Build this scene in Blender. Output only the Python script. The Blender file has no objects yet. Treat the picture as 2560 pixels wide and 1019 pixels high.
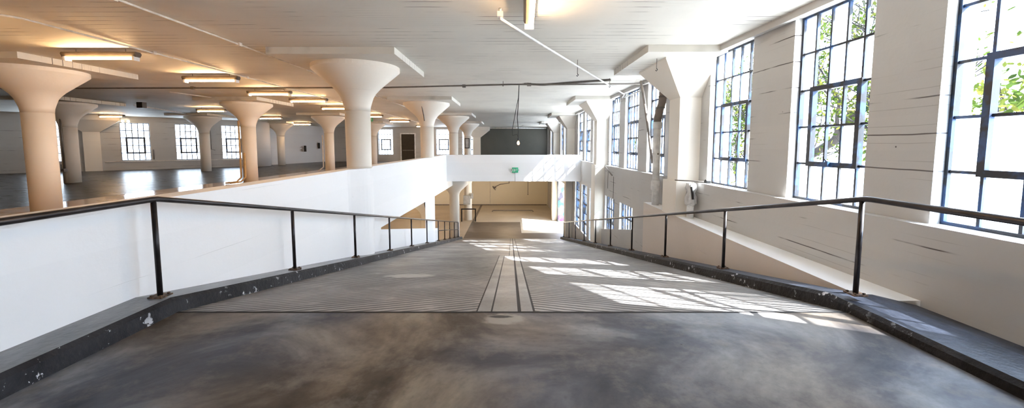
import bpy, bmesh, math, random
from mathutils import Vector, Matrix
C = bpy.context.scene.collection
S = bpy.context.scene
PI = math.pi
random.seed(7)

# ------------------------------------------------------------------ materials
class N:
    """tiny node-graph helper"""
    def __init__(s, name):
        s.m = bpy.data.materials.new(name); s.m.use_nodes = True
        s.t = s.m.node_tree; s.t.nodes.clear()
        s.out = s.t.nodes.new('ShaderNodeOutputMaterial')
        s.pos = s.t.nodes.new('ShaderNodeNewGeometry').outputs['Position']
    def n(s, typ, props=None, **inp):
        nd = s.t.nodes.new(typ)
        for k, v in (props or {}).items(): setattr(nd, k, v)
        for k, v in inp.items():
            k = k.replace('_', ' ')
            sock = nd.inputs[int(k[1:])] if k[0] == 'i' and k[1:].isdigit() else nd.inputs[k]
            s.set(sock, v)
        return nd
    def set(s, sock, v):
        if isinstance(v, bpy.types.NodeSocket): s.t.links.new(v, sock)
        else: sock.default_value = v
    def math(s, op, a, b=0.0, c=0.0, clamp=False):
        return s.n('ShaderNodeMath', dict(operation=op, use_clamp=clamp), i0=a, i1=b, i2=c).outputs[0]
    def noise(s, scale, vec=None, detail=4.0, rough=.55, dist=0.0):
        return s.n('ShaderNodeTexNoise', None, Vector=vec or s.pos, Scale=scale, Detail=detail, Roughness=rough, Distortion=dist).outputs['Fac']
    def scl(s, v, x, y, z):
        return s.n('ShaderNodeVectorMath', dict(operation='MULTIPLY'), i0=v, i1=(x, y, z)).outputs[0]
    def ramp(s, f, stops):
        nd = s.n('ShaderNodeValToRGB', None, Fac=f)
        el = nd.color_ramp.elements
        while len(el) < len(stops): el.new(.5)
        for e, (p, c) in zip(el, stops):
            e.position = p; e.color = (*c, 1) if len(c) == 3 else c
        return nd.outputs['Color']
    def sm(s, f, a, b):
        nd = s.n('ShaderNodeMapRange', dict(interpolation_type='SMOOTHSTEP'), Value=f)
        nd.inputs['From Min'].default_value = a; nd.inputs['From Max'].default_value = b
        return nd.outputs['Result']
    def mix(s, f, a, b, mode='MIX'):
        nd = s.t.nodes.new('ShaderNodeMix'); nd.data_type = 'RGBA'; nd.blend_type = mode
        s.set(nd.inputs['Factor'], f)
        for i, v in ((6, a), (7, b)):
            if isinstance(v, tuple) and len(v) == 3: v = (*v, 1)
            s.set(nd.inputs[i], v)
        return nd.outputs[2]
    def xyz(s, v=None):
        nd = s.n('ShaderNodeSeparateXYZ', None, Vector=v or s.pos)
        return nd.outputs[0], nd.outputs[1], nd.outputs[2]
    def bump(s, h, strength=.3, dist=.01, normal=None):
        nd = s.n('ShaderNodeBump', None, Height=h, Strength=strength, Distance=dist)
        if normal: s.set(nd.inputs['Normal'], normal)
        return nd.outputs[0]
    def fin(s, col, rough=.6, normal=None, metal=0.0, spec=.5, coat=0.0, emit=None, es=0.0):
        b = s.n('ShaderNodeBsdfPrincipled')
        if isinstance(col, tuple) and len(col) == 3: col = (*col, 1)
        s.set(b.inputs['Base Color'], col); s.set(b.inputs['Roughness'], rough)
        s.set(b.inputs['Metallic'], metal); s.set(b.inputs['Specular IOR Level'], spec)
        s.set(b.inputs['Coat Weight'], coat)
        if normal: s.set(b.inputs['Normal'], normal)
        if emit: s.set(b.inputs['Emission Color'], (*emit, 1)); s.set(b.inputs['Emission Strength'], es)
        s.t.links.new(b.outputs[0], s.out.inputs[0])
        return s.m

def lines(g, coord, pitch, width, wob):
    """thin joints every `pitch` along coord"""
    c = g.math('ADD', coord, g.math('MULTIPLY', wob, .03))
    f = g.math('FRACT', g.math('DIVIDE', c, pitch))
    d = g.math('MULTIPLY', g.math('ABSOLUTE', g.math('SUBTRACT', f, .5)), pitch)
    return g.math('SUBTRACT', 1.0, g.sm(d, width * .3, width))

def paint(name, base, pitch=.34, axis=2, line=.75, dirt=.25, rough=.62, spots=1.0, lw=.007, wornc=(.25, .2, .15)):
    g = N(name); x, y, z = g.xyz(); ax = (x, y, z)[axis]
    wob = g.noise(1.3, detail=2)
    L = lines(g, ax, pitch, lw, wob)
    brk = g.sm(g.noise(1.1, g.scl(g.pos, *(1 if axis == i else .8 for i in range(3)))), .50, .64)
    L = g.math('MULTIPLY', L, brk)
    L2 = g.math('MULTIPLY', lines(g, ax, pitch / 2, lw * .6, wob), g.sm(g.noise(.9, detail=3), .5, .7))
    cell = g.math('FLOOR', g.math('DIVIDE', ax, pitch))
    tone = g.n('ShaderNodeTexWhiteNoise', dict(noise_dimensions='1D'), W=cell).outputs['Value']
    big = g.noise(.7, detail=5)
    vor = g.n('ShaderNodeTexVoronoi', None, Vector=g.pos, Scale=3.1).outputs['Distance']
    sp = g.math('SUBTRACT', 1.0, g.sm(vor, .012, .04))
    sp = g.math('MULTIPLY', sp, g.math('MULTIPLY', g.sm(g.noise(.8), .5, .56), spots))
    st = g.sm(g.noise(14, g.scl(g.pos, 1, 1, .6), 6, .7), .66, .74)
    st = g.math('MULTIPLY', st, g.sm(g.noise(.6, detail=2), .52, .66))
    col = g.mix(g.math('MULTIPLY', g.sm(big, .35, .75), dirt), base, tuple(c * .72 for c in base))
    col = g.mix(g.math('MULTIPLY', tone, .10), col, tuple(c * .6 for c in base))
    col = g.mix(g.math('MULTIPLY', L, line), col, (.07, .055, .05))
    col = g.mix(g.math('MULTIPLY', L2, line * .35), col, (.1, .08, .07))
    col = g.mix(g.math('MULTIPLY', sp, .8), col, (.05, .04, .035))
    col = g.mix(g.math('MULTIPLY', st, .35 * spots), col, wornc)
    h = g.math('SUBTRACT', g.math('ADD', g.math('MULTIPLY', tone, .25), g.math('MULTIPLY', g.noise(18, detail=4), .35)),
               g.math('ADD', L, g.math('MULTIPLY', sp, .6)))
    return g.fin(col, rough, g.bump(h, .5, .008))

def plain(name, col, rough=.5, metal=0.0, var=.12, scale=6, spec=.5, bump=.1):
    g = N(name); f = g.noise(scale)
    c = g.mix(g.sm(f, .35, .7), col, tuple(max(0, q * (1 - var * 2)) for q in col))
    return g.fin(c, rough, g.bump(g.noise(scale * 6), bump, .003), metal, spec)

M = {}
M['wall'] = paint('painted_concrete_wall', (.53, .52, .505), line=.95, lw=.009, spots=1.3)
M['white'] = paint('white_painted_parapet', (.89, .89, .90), pitch=.6, line=.10, dirt=.06, rough=.5, spots=.35, lw=.003)
M['block'] = paint('beige_white_block', (.68, .61, .55), pitch=.8, line=.15, dirt=.2, spots=.4)
M['ledgetop'] = paint('brightened_white_ledge', (.93, .93, .93), pitch=3, line=.05, dirt=.03, spots=.1)  # white paint, brightened to stand in for light along the ledge
M['beige'] = paint('cream_painted_wall', (.82, .74, .58), pitch=1.2, line=.12, dirt=.15, spots=.5)
M['ceil'] = paint('board_formed_ceiling', (.74, .72, .66), pitch=.19, axis=1, line=1.0, dirt=.35, lw=.010, spots=1.3)
M['column'] = paint('painted_column', (.86, .81, .73), pitch=1.7, line=.25, dirt=.10, spots=.2, lw=.003)
M['slab'] = plain('slab_underside', (.6, .56, .5), .8)
M['grey'] = plain('dark_grey_partition', (.085, .085, .072), .55, var=.08, scale=.6)
M['brown'] = plain('dark_brown_door', (.035, .028, .02), .5)
M['steel'] = plain('dark_railing_steel', (.045, .04, .042), .3, .65, var=.3, scale=4)
M['rust'] = plain('rusty_plate', (.16, .09, .05), .6, .3, var=.5, scale=30)
M['pipewhite'] = plain('painted_pipe', (.90, .90, .89), .4)
M['conduit'] = plain('painted_conduit', (.82, .76, .68), .45)
M['darkpipe'] = plain('dull_grey_pipe', (.20, .18, .16), .5, .3)
M['flex'] = plain('brown_grey_duct', (.25, .21, .18), .6)
M['housing'] = plain('brown_light_housing', (.10, .075, .055), .5)
M['black'] = plain('black_plastic', (.02, .02, .02), .4)
M['box'] = plain('grey_metal_box', (.55, .55, .54), .4)
M['wrap'] = plain('crumpled_plastic_wrap', (.78, .78, .77), .25, bump=.9, scale=14)
M['cord'] = plain('black_cord', (.03, .028, .026), .6)
M['copper'] = plain('ochre_conduit', (.62, .42, .2), .45)
M['ground'] = plain('pale_street', (.5, .48, .45), .9)
M['bark'] = plain('tree_bark', (.02, .015, .014), .9, var=.3, scale=8, bump=.6)
M['frame'] = None

g = N('steel_window_frame')   # black face with worn blue paint
f = g.noise(5, detail=3)
c = g.mix(g.sm(f, .46, .6), (.012, .014, .02), (.02, .06, .16))
M['frame'] = g.fin(c, .45, g.bump(g.noise(60), .3, .002))

g = N('leaves'); oi = g.n('ShaderNodeNewGeometry').outputs['Random Per Island']
c = g.ramp(oi, [(0, (.02, .036, .008)), (.5, (.05, .075, .014)), (1, (.11, .11, .022))])
d1 = g.n('ShaderNodeBsdfDiffuse', None, Color=c); d2 = g.n('ShaderNodeBsdfTranslucent', None, Color=c)
mx = g.n('ShaderNodeMixShader', None, Fac=.5, i1=d1.outputs[0], i2=d2.outputs[0])
g.t.links.new(mx.outputs[0], g.out.inputs[0]); M['leaf'] = g.m

def glass(name, trans, col, noise_amt=0.0):
    g = N(name)
    t = g.n('ShaderNodeBsdfTransparent', None, Color=(.86, .93, 1, 1))
    gl = g.n('ShaderNodeBsdfGlossy', None, Roughness=.03)
    a = g.n('ShaderNodeMixShader', None, Fac=.06, i1=t.outputs[0], i2=gl.outputs[0])
    if trans < 1:
        f = g.noise(2.2, detail=5)
        cc = g.mix(g.sm(f, .35, .65), col, tuple(min(1, q * 1.25) for q in col))
        tr = g.n('ShaderNodeBsdfTranslucent', None, Color=cc)
        fac = g.math('ADD', 1 - trans, g.math('MULTIPLY', g.math('SUBTRACT', f, .5), noise_amt), clamp=True)
        a = g.n('ShaderNodeMixShader', None, Fac=fac, i1=a.outputs[0], i2=tr.outputs[0])
    g.t.links.new(a.outputs[0], g.out.inputs[0]); return g.m
M['clear'] = glass('clear_pane', 1, (1, 1, 1))
M['frost'] = glass('frosted_pane', .45, (.80, .84, .90), .3)
M['blue'] = glass('blue_frosted_pane', .25, (.50, .62, .80), .5)

def emis(name, col, st):
    g = N(name); e = g.n('ShaderNodeEmission', None, Color=(*col, 1), Strength=st)
    g.t.links.new(e.outputs[0], g.out.inputs[0]); return g.m
M['tube'] = emis('warm_tube_glow', (1, .62, .30), 78)
M['tubelow'] = emis('warm_lower_tube_glow', (1, .74, .46), 170)
M['lamp'] = emis('soft_lamp_glow', (1, .85, .6), 5)
M['bulb'] = emis('warm_bulb_glow', (1, .45, .18), 30)
M['signgreen'] = plain('sign_green', (.0, .42, .2), .4)
M['signwhite'] = plain('sign_white', (.9, .95, .92), .4)

# landing concrete: mottled, stained, slightly polished
g = N('stained_sky_tinted_landing')
w = g.noise(.35, detail=2)
f = g.noise(.9, detail=8, rough=.62, dist=.6); f2 = g.noise(3.4, detail=8, rough=.7); f3 = g.noise(22, detail=3)
c = g.ramp(f, [(.34, (.03, .024, .02)), (.45, (.085, .064, .048)), (.53, (.17, .132, .098)), (.66, (.32, .27, .20))])
c2 = g.ramp(f, [(.34, (.026, .030, .044)), (.48, (.085, .09, .11)), (.64, (.26, .265, .28))])  # blue-grey stops: sky reflection put into the concrete colour
c = g.mix(g.sm(w, .42, .58), c, c2)
c = g.mix(g.math('MULTIPLY', g.sm(f2, .48, .66), .38), c, (.24, .21, .18))
c = g.mix(g.math('MULTIPLY', g.sm(f3, .5, .8), .25), c, (.05, .045, .04))
def ell0(g, cx, cy, rx, ry):
    x, y, z = g.xyz()
    a = g.math('DIVIDE', g.math('SUBTRACT', x, cx), rx); b_ = g.math('DIVIDE', g.math('SUBTRACT', y, cy), ry)
    d = g.math('ADD', g.math('MULTIPLY', a, a), g.math('MULTIPLY', b_, b_))
    return g.math('SUBTRACT', 1.0, g.sm(g.math('ADD', d, g.math('MULTIPLY', g.noise(12, detail=5), 1.2)), .9, 1.5))
c = g.mix(g.math('MULTIPLY', ell0(g, -.06, 3.26, .2, .13), .7), c, (.38, .35, .30))
c = g.mix(g.math('MULTIPLY', ell0(g, -.09, 3.31, .12, .035), .9), c, (.03, .03, .03))
vor = g.n('ShaderNodeTexVoronoi', None, Vector=g.pos, Scale=2.2).outputs['Distance']
sp = g.math('MULTIPLY', g.math('SUBTRACT', 1.0, g.sm(vor, .012, .03)), g.sm(g.noise(1.7), .5, .55))
c = g.mix(sp, c, (.012, .01, .01))
r = g.n('ShaderNodeMapRange', None, Value=f2, i3=.42, i4=.65).outputs[0]
M['landing'] = g.fin(c, r, g.bump(g.math('SUBTRACT', g.noise(30, detail=6), sp), .25, .004), spec=.22)

# (landing finished above)
# ramp concrete with raked chevron grooves
g = N('grooved_ramp_concrete'); x, y, z = g.xyz()
ch = g.math('SUBTRACT', y, g.math('MULTIPLY', g.math('ABSOLUTE', g.math('ADD', x, .05)), -.58))
ch = g.math('ADD', ch, g.math('MULTIPLY', g.noise(2.5, detail=3), .07))
fr = g.math('FRACT', g.math('DIVIDE', ch, .115))
gd = g.math('ABSOLUTE', g.math('SUBTRACT', fr, .5))
gr = g.math('SUBTRACT', 1.0, g.sm(gd, .08, .30))
brk = g.sm(g.noise(2.0, detail=5), .22, .44)
fade = g.math('SUBTRACT', 1.0, g.math('MULTIPLY', g.sm(y, 7.0, 12.0), .75))
gr = g.math('MULTIPLY', g.math('MULTIPLY', gr, brk), fade)
f = g.noise(.8, detail=7, rough=.6, dist=.4); f2 = g.noise(5, g.scl(g.pos, 1, .35, 1), 7, .7)
c = g.ramp(f, [(.3, (.12, .11, .10)), (.5, (.24, .22, .205)), (.72, (.42, .39, .36))])
c = g.mix(g.math('MULTIPLY', g.sm(f2, .45, .72), .4), c, (.40, .37, .34))
c = g.mix(g.math('MULTIPLY', gr, .95), c, (.018, .016, .015))
def ell(g, cx, cy, rx, ry):
    x, y, z = g.xyz()
    a = g.math('DIVIDE', g.math('SUBTRACT', x, cx), rx); b_ = g.math('DIVIDE', g.math('SUBTRACT', y, cy), ry)
    d = g.math('ADD', g.math('MULTIPLY', a, a), g.math('MULTIPLY', b_, b_))
    return g.math('SUBTRACT', 1.0, g.sm(g.math('ADD', d, g.math('MULTIPLY', g.noise(9, detail=5), 1.2)), .9, 1.5))
c = g.mix(g.math('MULTIPLY', ell(g, -1.48, 5.95, .42, .28), .6), c, (.62, .59, .55))
M['ramp'] = g.fin(c, .5, g.bump(g.math('SUBTRACT', g.math('MULTIPLY', g.noise(40), .2), gr), .7, .012))
g = N('drain_strip_concrete')
f = g.noise(1.5, detail=8, rough=.65); f2 = g.noise(30, detail=3)
c = g.ramp(f, [(.3, (.13, .125, .12)), (.55, (.24, .235, .235)), (.75, (.36, .35, .35))])
c = g.mix(g.math('MULTIPLY', g.sm(f2, .5, .75), .35), c, (.06, .055, .05))
M['drain'] = g.fin(c, .45, g.bump(f2, .3, .004))
M['joint'] = plain('dirty_joint', (.02, .017, .016), .8)

def dark_floor(name, a, b, rough, spec=.6):
    g = N(name); f = g.noise(.5, detail=6); f2 = g.noise(4, g.scl(g.pos, .3, 1, 1), 6)
    c = g.mix(g.sm(f, .35, .65), a, b)
    rr = g.math('ADD', rough, g.math('MULTIPLY', f2, .18))
    return g.fin(c, rr, g.bump(f2, .15, .01), spec=spec)
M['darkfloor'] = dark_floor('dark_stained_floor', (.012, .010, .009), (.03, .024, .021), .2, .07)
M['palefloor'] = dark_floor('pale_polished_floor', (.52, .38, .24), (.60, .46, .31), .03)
M['lowfloor'] = dark_floor('lower_floor_concrete', (.12, .09, .07), (.18, .14, .11), .35)
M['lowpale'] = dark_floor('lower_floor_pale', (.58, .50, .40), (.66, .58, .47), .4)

g = N('chipped_black_curb_paint')
f = g.noise(9, detail=6, rough=.7); f2 = g.noise(1.5, detail=3)
chip = g.math('MULTIPLY', g.sm(f, .60, .63), g.sm(f2, .42, .58))
c = g.mix(g.sm(g.noise(3, detail=5), .35, .7), (.006, .006, .008), (.022, .022, .026))
c = g.mix(chip, c, (.55, .56, .6))
M['curb'] = g.fin(c, .6, g.bump(g.noise(25, detail=5), .8, .012), spec=.25)
g = N('worn_dark_sky_tinted_curb_top')  # worn dark paint; its blue tint is reflected sky put into the colour
f = g.noise(7, g.scl(g.pos, 1, .5, 1), 7, .75)
c = g.ramp(f, [(.35, (.012, .014, .02)), (.52, (.03, .036, .055)), (.68, (.07, .08, .11)), (.8, (.25, .26, .3))])
M['curbdark'] = g.fin(c, .5, g.bump(g.noise(25, detail=5), .8, .012), spec=.3)
g = N('worn_sky_greyed_curb_top')  # worn black paint, coloured grey-blue in place of its sky reflection
f = g.noise(4, g.scl(g.pos, 1, .35, 1), 7, .7)
c = g.ramp(f, [(.3, (.05, .052, .06)), (.5, (.12, .125, .14)), (.68, (.22, .22, .23)), (.8, (.4, .4, .4))])
M['curbtop'] = g.fin(c, .32, g.bump(g.noise(25, detail=5), .5, .006))
g = N('graffiti_paint')
v = g.n('ShaderNodeTexVoronoi', None, Vector=g.scl(g.pos, 1, 1, .6), Scale=4.5)
c = g.ramp(g.n('ShaderNodeSeparateColor', None, Color=v.outputs['Color']).outputs[0],
           [(0, (.85, .85, .85)), (.35, (.03, .03, .05)), (.5, (.8, .8, .85)), (.65, (.03, .35, .75)), (.8, (.25, .1, .3)), (1, (.9, .9, .9))])
c.node.color_ramp.interpolation = 'CONSTANT'
M['graffiti'] = g.fin(c, .5)

# ------------------------------------------------------------------ mesh helpers
def new_bm(): return bmesh.new()
def box(bm, x0, x1, y0, y1, z0, z1, mi=0, tf=None):
    vs = [Vector((x, y, z)) for z in (z0, z1) for y in (y0, y1) for x in (x0, x1)]
    if tf: vs = [tf(v) for v in vs]
    v = [bm.verts.new(p) for p in vs]
    for q in ((0, 2, 3, 1), (4, 5, 7, 6), (0, 1, 5, 4), (1, 3, 7, 5), (3, 2, 6, 7), (2, 0, 4, 6)):
        bm.faces.new([v[i] for i in q]).material_index = mi
def prism(bm, pts, fn, t0, t1, mi=0):
    """pts 2d polygon, fn(a,b,t)->Vector"""
    A = [bm.verts.new(fn(a, b, t0)) for a, b in pts]; B = [bm.verts.new(fn(a, b, t1)) for a, b in pts]
    fs = [bm.faces.new(A), bm.faces.new(B[::-1])]
    n = len(pts)
    for i in range(n): fs.append(bm.faces.new((A[i], A[(i + 1) % n], B[(i + 1) % n], B[i])))
    for f in fs: f.material_index = mi
def tube(bm, pts, r, seg=10, cap=True, mi=0):
    pts = [Vector(p) for p in pts]; rings = []
    rr = r if isinstance(r, (list, tuple)) else [r] * len(pts)
    up = None
    for i, p in enumerate(pts):
        d = (pts[min(i + 1, len(pts) - 1)] - pts[max(i - 1, 0)]).normalized()
        if up is None: up = Vector((0, 0, 1)) if abs(d.z) < .9 else Vector((1, 0, 0))
        a = d.cross(up).normalized(); b = a.cross(d).normalized(); up = b
        rings.append([bm.verts.new(p + (a * math.cos(2 * PI * k / seg) + b * math.sin(2 * PI * k / seg)) * rr[i]) for k in range(seg)])
    for A, B in zip(rings, rings[1:]):
        for k in range(seg):
            f = bm.faces.new((A[k], A[(k + 1) % seg], B[(k + 1) % seg], B[k])); f.smooth = True; f.material_index = mi
    if cap:
        for R in (rings[0], rings[-1]): bm.faces.new(R if R is rings[-1] else R[::-1]).material_index = mi
def lathe(bm, prof, seg=40, cx=0, cy=0, a0=0, a1=2 * PI, sharp=()):
    full = abs(a1 - a0 - 2 * PI) < 1e-6; n = seg if full else seg + 1
    rings = [[bm.verts.new((cx + r * math.cos(a0 + (a1 - a0) * k / seg), cy + r * math.sin(a0 + (a1 - a0) * k / seg), z)) for k in range(n)] for r, z in prof]
    for i, (A, B) in enumerate(zip(rings, rings[1:])):
        for k in range(seg):
            j = (k + 1) % n
            f = bm.faces.new((A[k], A[j], B[j], B[k])); f.smooth = i not in sharp
    if full:
        bm.faces.new(rings[0][::-1]); bm.faces.new(rings[-1])
def obj(name, bm, mats, parent=None, loc=None, fix=True):
    if fix: bmesh.ops.recalc_face_normals(bm, faces=bm.faces)
    me = bpy.data.meshes.new(name); bm.to_mesh(me); bm.free()
    for m in (mats if isinstance(mats, (list, tuple)) else [mats]): me.materials.append(m)
    o = bpy.data.objects.new(name, me); C.objects.link(o)
    if parent: o.parent = parent
    if loc: o.location = loc
    return o
def struct(name, bm, mats, **k):
    o = obj(name, bm, mats, **k); o['kind'] = 'structure'; return o
def tag(o, label, cat, group=None):
    o['label'] = label; o['category'] = cat
    if group: o['group'] = group
    return o
def thing(name, label, cat, loc=(0, 0, 0), rz=0, group=None):
    o = bpy.data.objects.new(name, None); C.objects.link(o); o.empty_display_size = .2
    o.location = loc; o.rotation_euler = (0, 0, rz)
    return tag(o, label, cat, group)
def copy_tree(o, loc, rz=None, label=None, group=None):
    c = o.copy(); C.objects.link(c); c.location = loc
    if rz is not None: c.rotation_euler = (0, 0, rz)
    if label: c['label'] = label
    if group: c['group'] = group
    def kids(src, dst):
        for ch in list(src.children):
            d = ch.copy(); C.objects.link(d); d.parent = dst; kids(ch, d)
    kids(o, c); return c

# ------------------------------------------------------------------ measures
CEIL = 3.15; LOW = -4.06; SL = .195; Y0 = 3.4; YF = Y0 + (-LOW) / SL; YB = 38.2
YN = -7.0
def rz_(y): return 0.0 if y <= Y0 else max(LOW, -SL * (y - Y0))
def wx(y): return 3.70 - .018 * (min(y, 22) - 5)

# ------------------------------------------------------------------ floors, ramp
b = new_bm(); box(b, -2.86, 2.86, YN, Y0, -.3, 0); struct('floor', b, M['landing'])
b = new_bm()
prism(b, [(Y0, 0), (YF, LOW), (YF, LOW - .3), (Y0, -.3)], lambda a, z, t: Vector((t, a, z)), -2.86, 2.86)
struct('ramp', b, M['ramp'])
# drain strip: three bands down the middle with open joints
b = new_bm()
def strip(x0, x1, ya, yb, h, mi=0):
    prism(b, [(ya, rz_(ya) + h), (yb, rz_(yb) + h), (yb, rz_(yb) - .05), (ya, rz_(ya) - .05)], lambda a, z, t: Vector((t, a, z)), x0, x1, mi)
strip(-.285, -.175, Y0 + .012, 10.0, .006); strip(-.16, .055, Y0 + .012, 10.0, .004); strip(.085, .185, Y0 + .012, 10.0, .006)
strip(.085, .185, 10.0, YF, .004); strip(-.04, .055, 10.0, YF, .004)
for x0, x1, ya, yb in ((-.30, -.285, Y0, 10.1), (-.175, -.16, Y0, 10), (.055, .085, Y0, YF), (.185, .205, Y0, YF), (-.055, -.04, 10, YF)):
    strip(x0, x1, ya, yb, .0025, 1)
strip(-.3, .2, 9.98, 10.06, .003, 1)
struct('drain_strip', b, [M['drain'], M['joint']])
b = new_bm(); box(b, -2.86, 2.86, Y0 - .012, Y0 + .012, -.05, .0025); struct('trim_1', b, M['joint'])

# lower floor
b = new_bm()
box(b, -18, -2.86, 6, YB, LOW - .3, LOW, 1); box(b, -2.86, 4.2, YF, YB, LOW - .3, LOW, 0); box(b, 2.86, 4.2, 10.3, YF, LOW - .3, LOW, 1)
box(b, -2.67, 4.2, 29.6, YB, LOW - .01, LOW + .004, 1); box(b, .65, 4.2, 25.8, 29.6, LOW - .01, LOW + .004, 1)  # second box: pale rectangle painted where sun from the doorway lands
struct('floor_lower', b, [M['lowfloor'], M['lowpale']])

# upper floor slab on the left (pale bay beside the opening, dark bays beyond)
b = new_bm()
A2 = (-18.3, 28.75)
dA = Vector((A2[0] + 26.1, A2[1] - 21.1)).normalized(); A0 = (-26.1 - dA.x * 20, 21.1 - dA.y * 20)
box(b, -11.35, -3.45, YN, YB, -.32, 0, 0); box(b, -3.45, 4.1, 20.5, YB, -.32, 0, 1)
prism(b, [(A0[0] - .2, YN), (-11.35, YN), (-11.35, YB), (-17, YB), (A2[0] - .2, A2[1] + .2), (A0[0] - .2, A0[1] + .2)], lambda a, c_, t: Vector((a, c_, t)), -.32, 0, 1)
struct('floor_upper', b, [M['palefloor'], M['darkfloor']])
b = new_bm()
prism(b, [(A0[0] - .2, YN - .2), (wx(YN) + .4, YN - .2), (wx(22) + .4, 22), (wx(22) + .4, YB + .3), (-17.2, YB + .3), (A2[0] - .2, A2[1] + .2), (A0[0] - .2, A0[1] + .2)], lambda a, c_, t: Vector((a, c_, t)), CEIL, CEIL + .3)
struct('ceiling', b, M['ceil'])

# ------------------------------------------------------------------ opening sides
# left parapet and edge beam with the triangular opening below it
b = new_bm()
yo = 9.95
lowtop = lambda y: -SL * (y - Y0) + .66
prism(b, [(YN, -.3), (Y0, -.3), (yo, rz_(yo) - .3), (yo, -.57), (16.3, -.66), (YB, -.86), (YB, .0), (20.45, 0.0), (20.45, .98), (5, .93), (YN, .93)],
      lambda a, z, t: Vector((t, a, z)), -3.17, -3.45)
struct('wall_parapet', b, M['white'])
for yc, zb in ((8.75, -1.2), (16.0, LOW)):
    b = new_bm()
    prof = [(yc + t, -3.18 + .19 * (math.cos(PI * t / .8) * .5 + .5) ** .8) for t in (-.8, -.65, -.5, -.38, -.26, -.13, 0, .13, .26, .38, .5, .65, .8)]
    prism(b, prof, lambda a, x, t: Vector((x, a, t)), zb, .943 if yc < 10 else .967)
    struct('wall_pier', b, M['white'])
b = new_bm()
prism(b, [(yo, rz_(yo) - .3), (17.7, rz_(17.7) - .3), (17.7, lowtop(17.7)), (yo, lowtop(yo))], lambda a, z, t: Vector((t, a, z)), -3.17, -3.40)
struct('wall_low_left', b, M['white'])
b = new_bm(); box(b, -3.17, wx(20.4), 20.3, 20.5, -.32, .98); struct('wall_bridge', b, M['white'])
b = new_bm()
prism(b, [(10.33, rz_(10.33) - .3), (17.2, rz_(17.2) - .3), (17.2, lowtop(17.2) - .02), (10.33, lowtop(10.33) - .02)], lambda a, z, t: Vector((t, a, z)), 3.42, wx(14) - .01)
struct('wall_low_right', b, M['wall'])
# retaining ledge on the right, level with the landing
b = new_bm()
for y0, y1 in ((3.66, 7), (7, 10.33)):
    v = []
    for z in (-2.6, 0):
        for x, y in ((3.29, y0), (wx(y0), y0), (wx(y1), y1), (3.29 if y1 < 10 else 3.33, y1)): v.append(b.verts.new((x, y, z)))
    for q in ((3, 2, 1, 0), (4, 5, 6, 7), (0, 1, 5, 4), (1, 2, 6, 5), (2, 3, 7, 6), (3, 0, 4, 7)): b.faces.new([v[i] for i in q]).material_index = 1 if q[0] == 4 else 0
struct('wall_ledge', b, [M['block'], M['ledgetop']])

# curbs
def curb(name, prof, segs, sx, side):
    b = new_bm()
    for y0, y1, pr in segs:
        n = len(pr)
        A = [b.verts.new((sx * x, y0, rz_(y0) + z)) for x, z in pr]; B = [b.verts.new((sx * x, y1, rz_(y1) + z)) for x, z in pr]
        b.faces.new(A).material_index = 0; b.faces.new(B[::-1]).material_index = 0
        for i in range(n):
            f = b.faces.new((A[i], A[(i + 1) % n], B[(i + 1) % n], B[i]))
            f.material_index = 1 if pr[i][1] > .08 and pr[(i + 1) % n][1] > -.05 and pr[(i+1)%n][0] > pr[i][0] and i >= 1 and pr[i][0] > 2.87 else 0
    return struct(name, b, [M['curb'], M['curbdark' if sx > 0 else 'curbtop']])
PL = [(2.80, -.2), (2.845, .10), (2.875, .13), (3.17, .13), (3.17, -.2)]
PL2 = [(2.80, -.2), (2.845, .10), (2.875, .13), (3.14, .13), (3.17, .11), (3.17, -.2)]
curb('curb', PL, [(YN, Y0, PL), (Y0, 17.7, PL), (17.7, 23.8, PL2)], -1, 0)
PR = [(2.80, -.25), (2.845, .10), (2.875, .13), (3.28, .11), (3.69, .01), (3.69, -.25)]
PR2 = [(2.80, -.25), (2.845, .10), (2.875, .13), (3.10, .13), (3.12, .09), (3.29, .07), (3.29, -.25)]
PR3 = [(2.80, -.25), (2.845, .10), (2.875, .13), (3.10, .13), (3.12, .05), (3.42, .05), (3.42, -.25)]
curb('curb', PR, [(YN, Y0 + .26, PR), (Y0 + .26, 10.33, PR2), (10.33, 23.6, PR3)], 1, 1)

# ------------------------------------------------------------------ walls with window openings
def wall(name, A, B, z0, z1, holes, th, mat, off=0.0, reveal=None, mi=None):
    """A left end, B right end seen from inside; outward = +n"""
    A = Vector(A); B = Vector(B); L = (B - A).length; d = (B - A).normalized(); nrm = Vector((-d.y, d.x))
    ss = sorted({0.0, L, *[h[0] for h in holes], *[h[1] for h in holes]}); zz = sorted({z0, z1, *[h[2] for h in holes], *[h[3] for h in holes]})
    solid = lambda i, j: 0 <= i < len(ss) - 1 and 0 <= j < len(zz) - 1 and not any(h[0] - 1e-4 <= ss[i] and ss[i + 1] <= h[1] + 1e-4 and h[2] - 1e-4 <= zz[j] and zz[j + 1] <= h[3] + 1e-4 for h in holes)
    b = new_bm(); cache = {}
    def V(s, z, o):
        k = (round(s, 4), round(z, 4), o)
        if k not in cache:
            p = A + d * s + nrm * (off + (th if o else 0)); cache[k] = b.verts.new((p.x, p.y, z))
        return cache[k]
    for i in range(len(ss) - 1):
        for j in range(len(zz) - 1):
            if not solid(i, j): continue
            s0, s1, a, c = ss[i], ss[i + 1], zz[j], zz[j + 1]
            for o in (0, 1): b.faces.new([V(s0, a, o), V(s1, a, o), V(s1, c, o), V(s0, c, o)])
            for (di, dj, q) in ((-1, 0, ((s0, a), (s0, c))), (1, 0, ((s1, a), (s1, c))), (0, -1, ((s0, a), (s1, a))), (0, 1, ((s0, c), (s1, c)))):
                if not solid(i + di, j + dj):
                    (p, q1), (r, q2) = q; b.faces.new([V(p, q1, 0), V(r, q2, 0), V(r, q2, 1), V(p, q1, 1)])
    return struct(name, b, mat)

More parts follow.
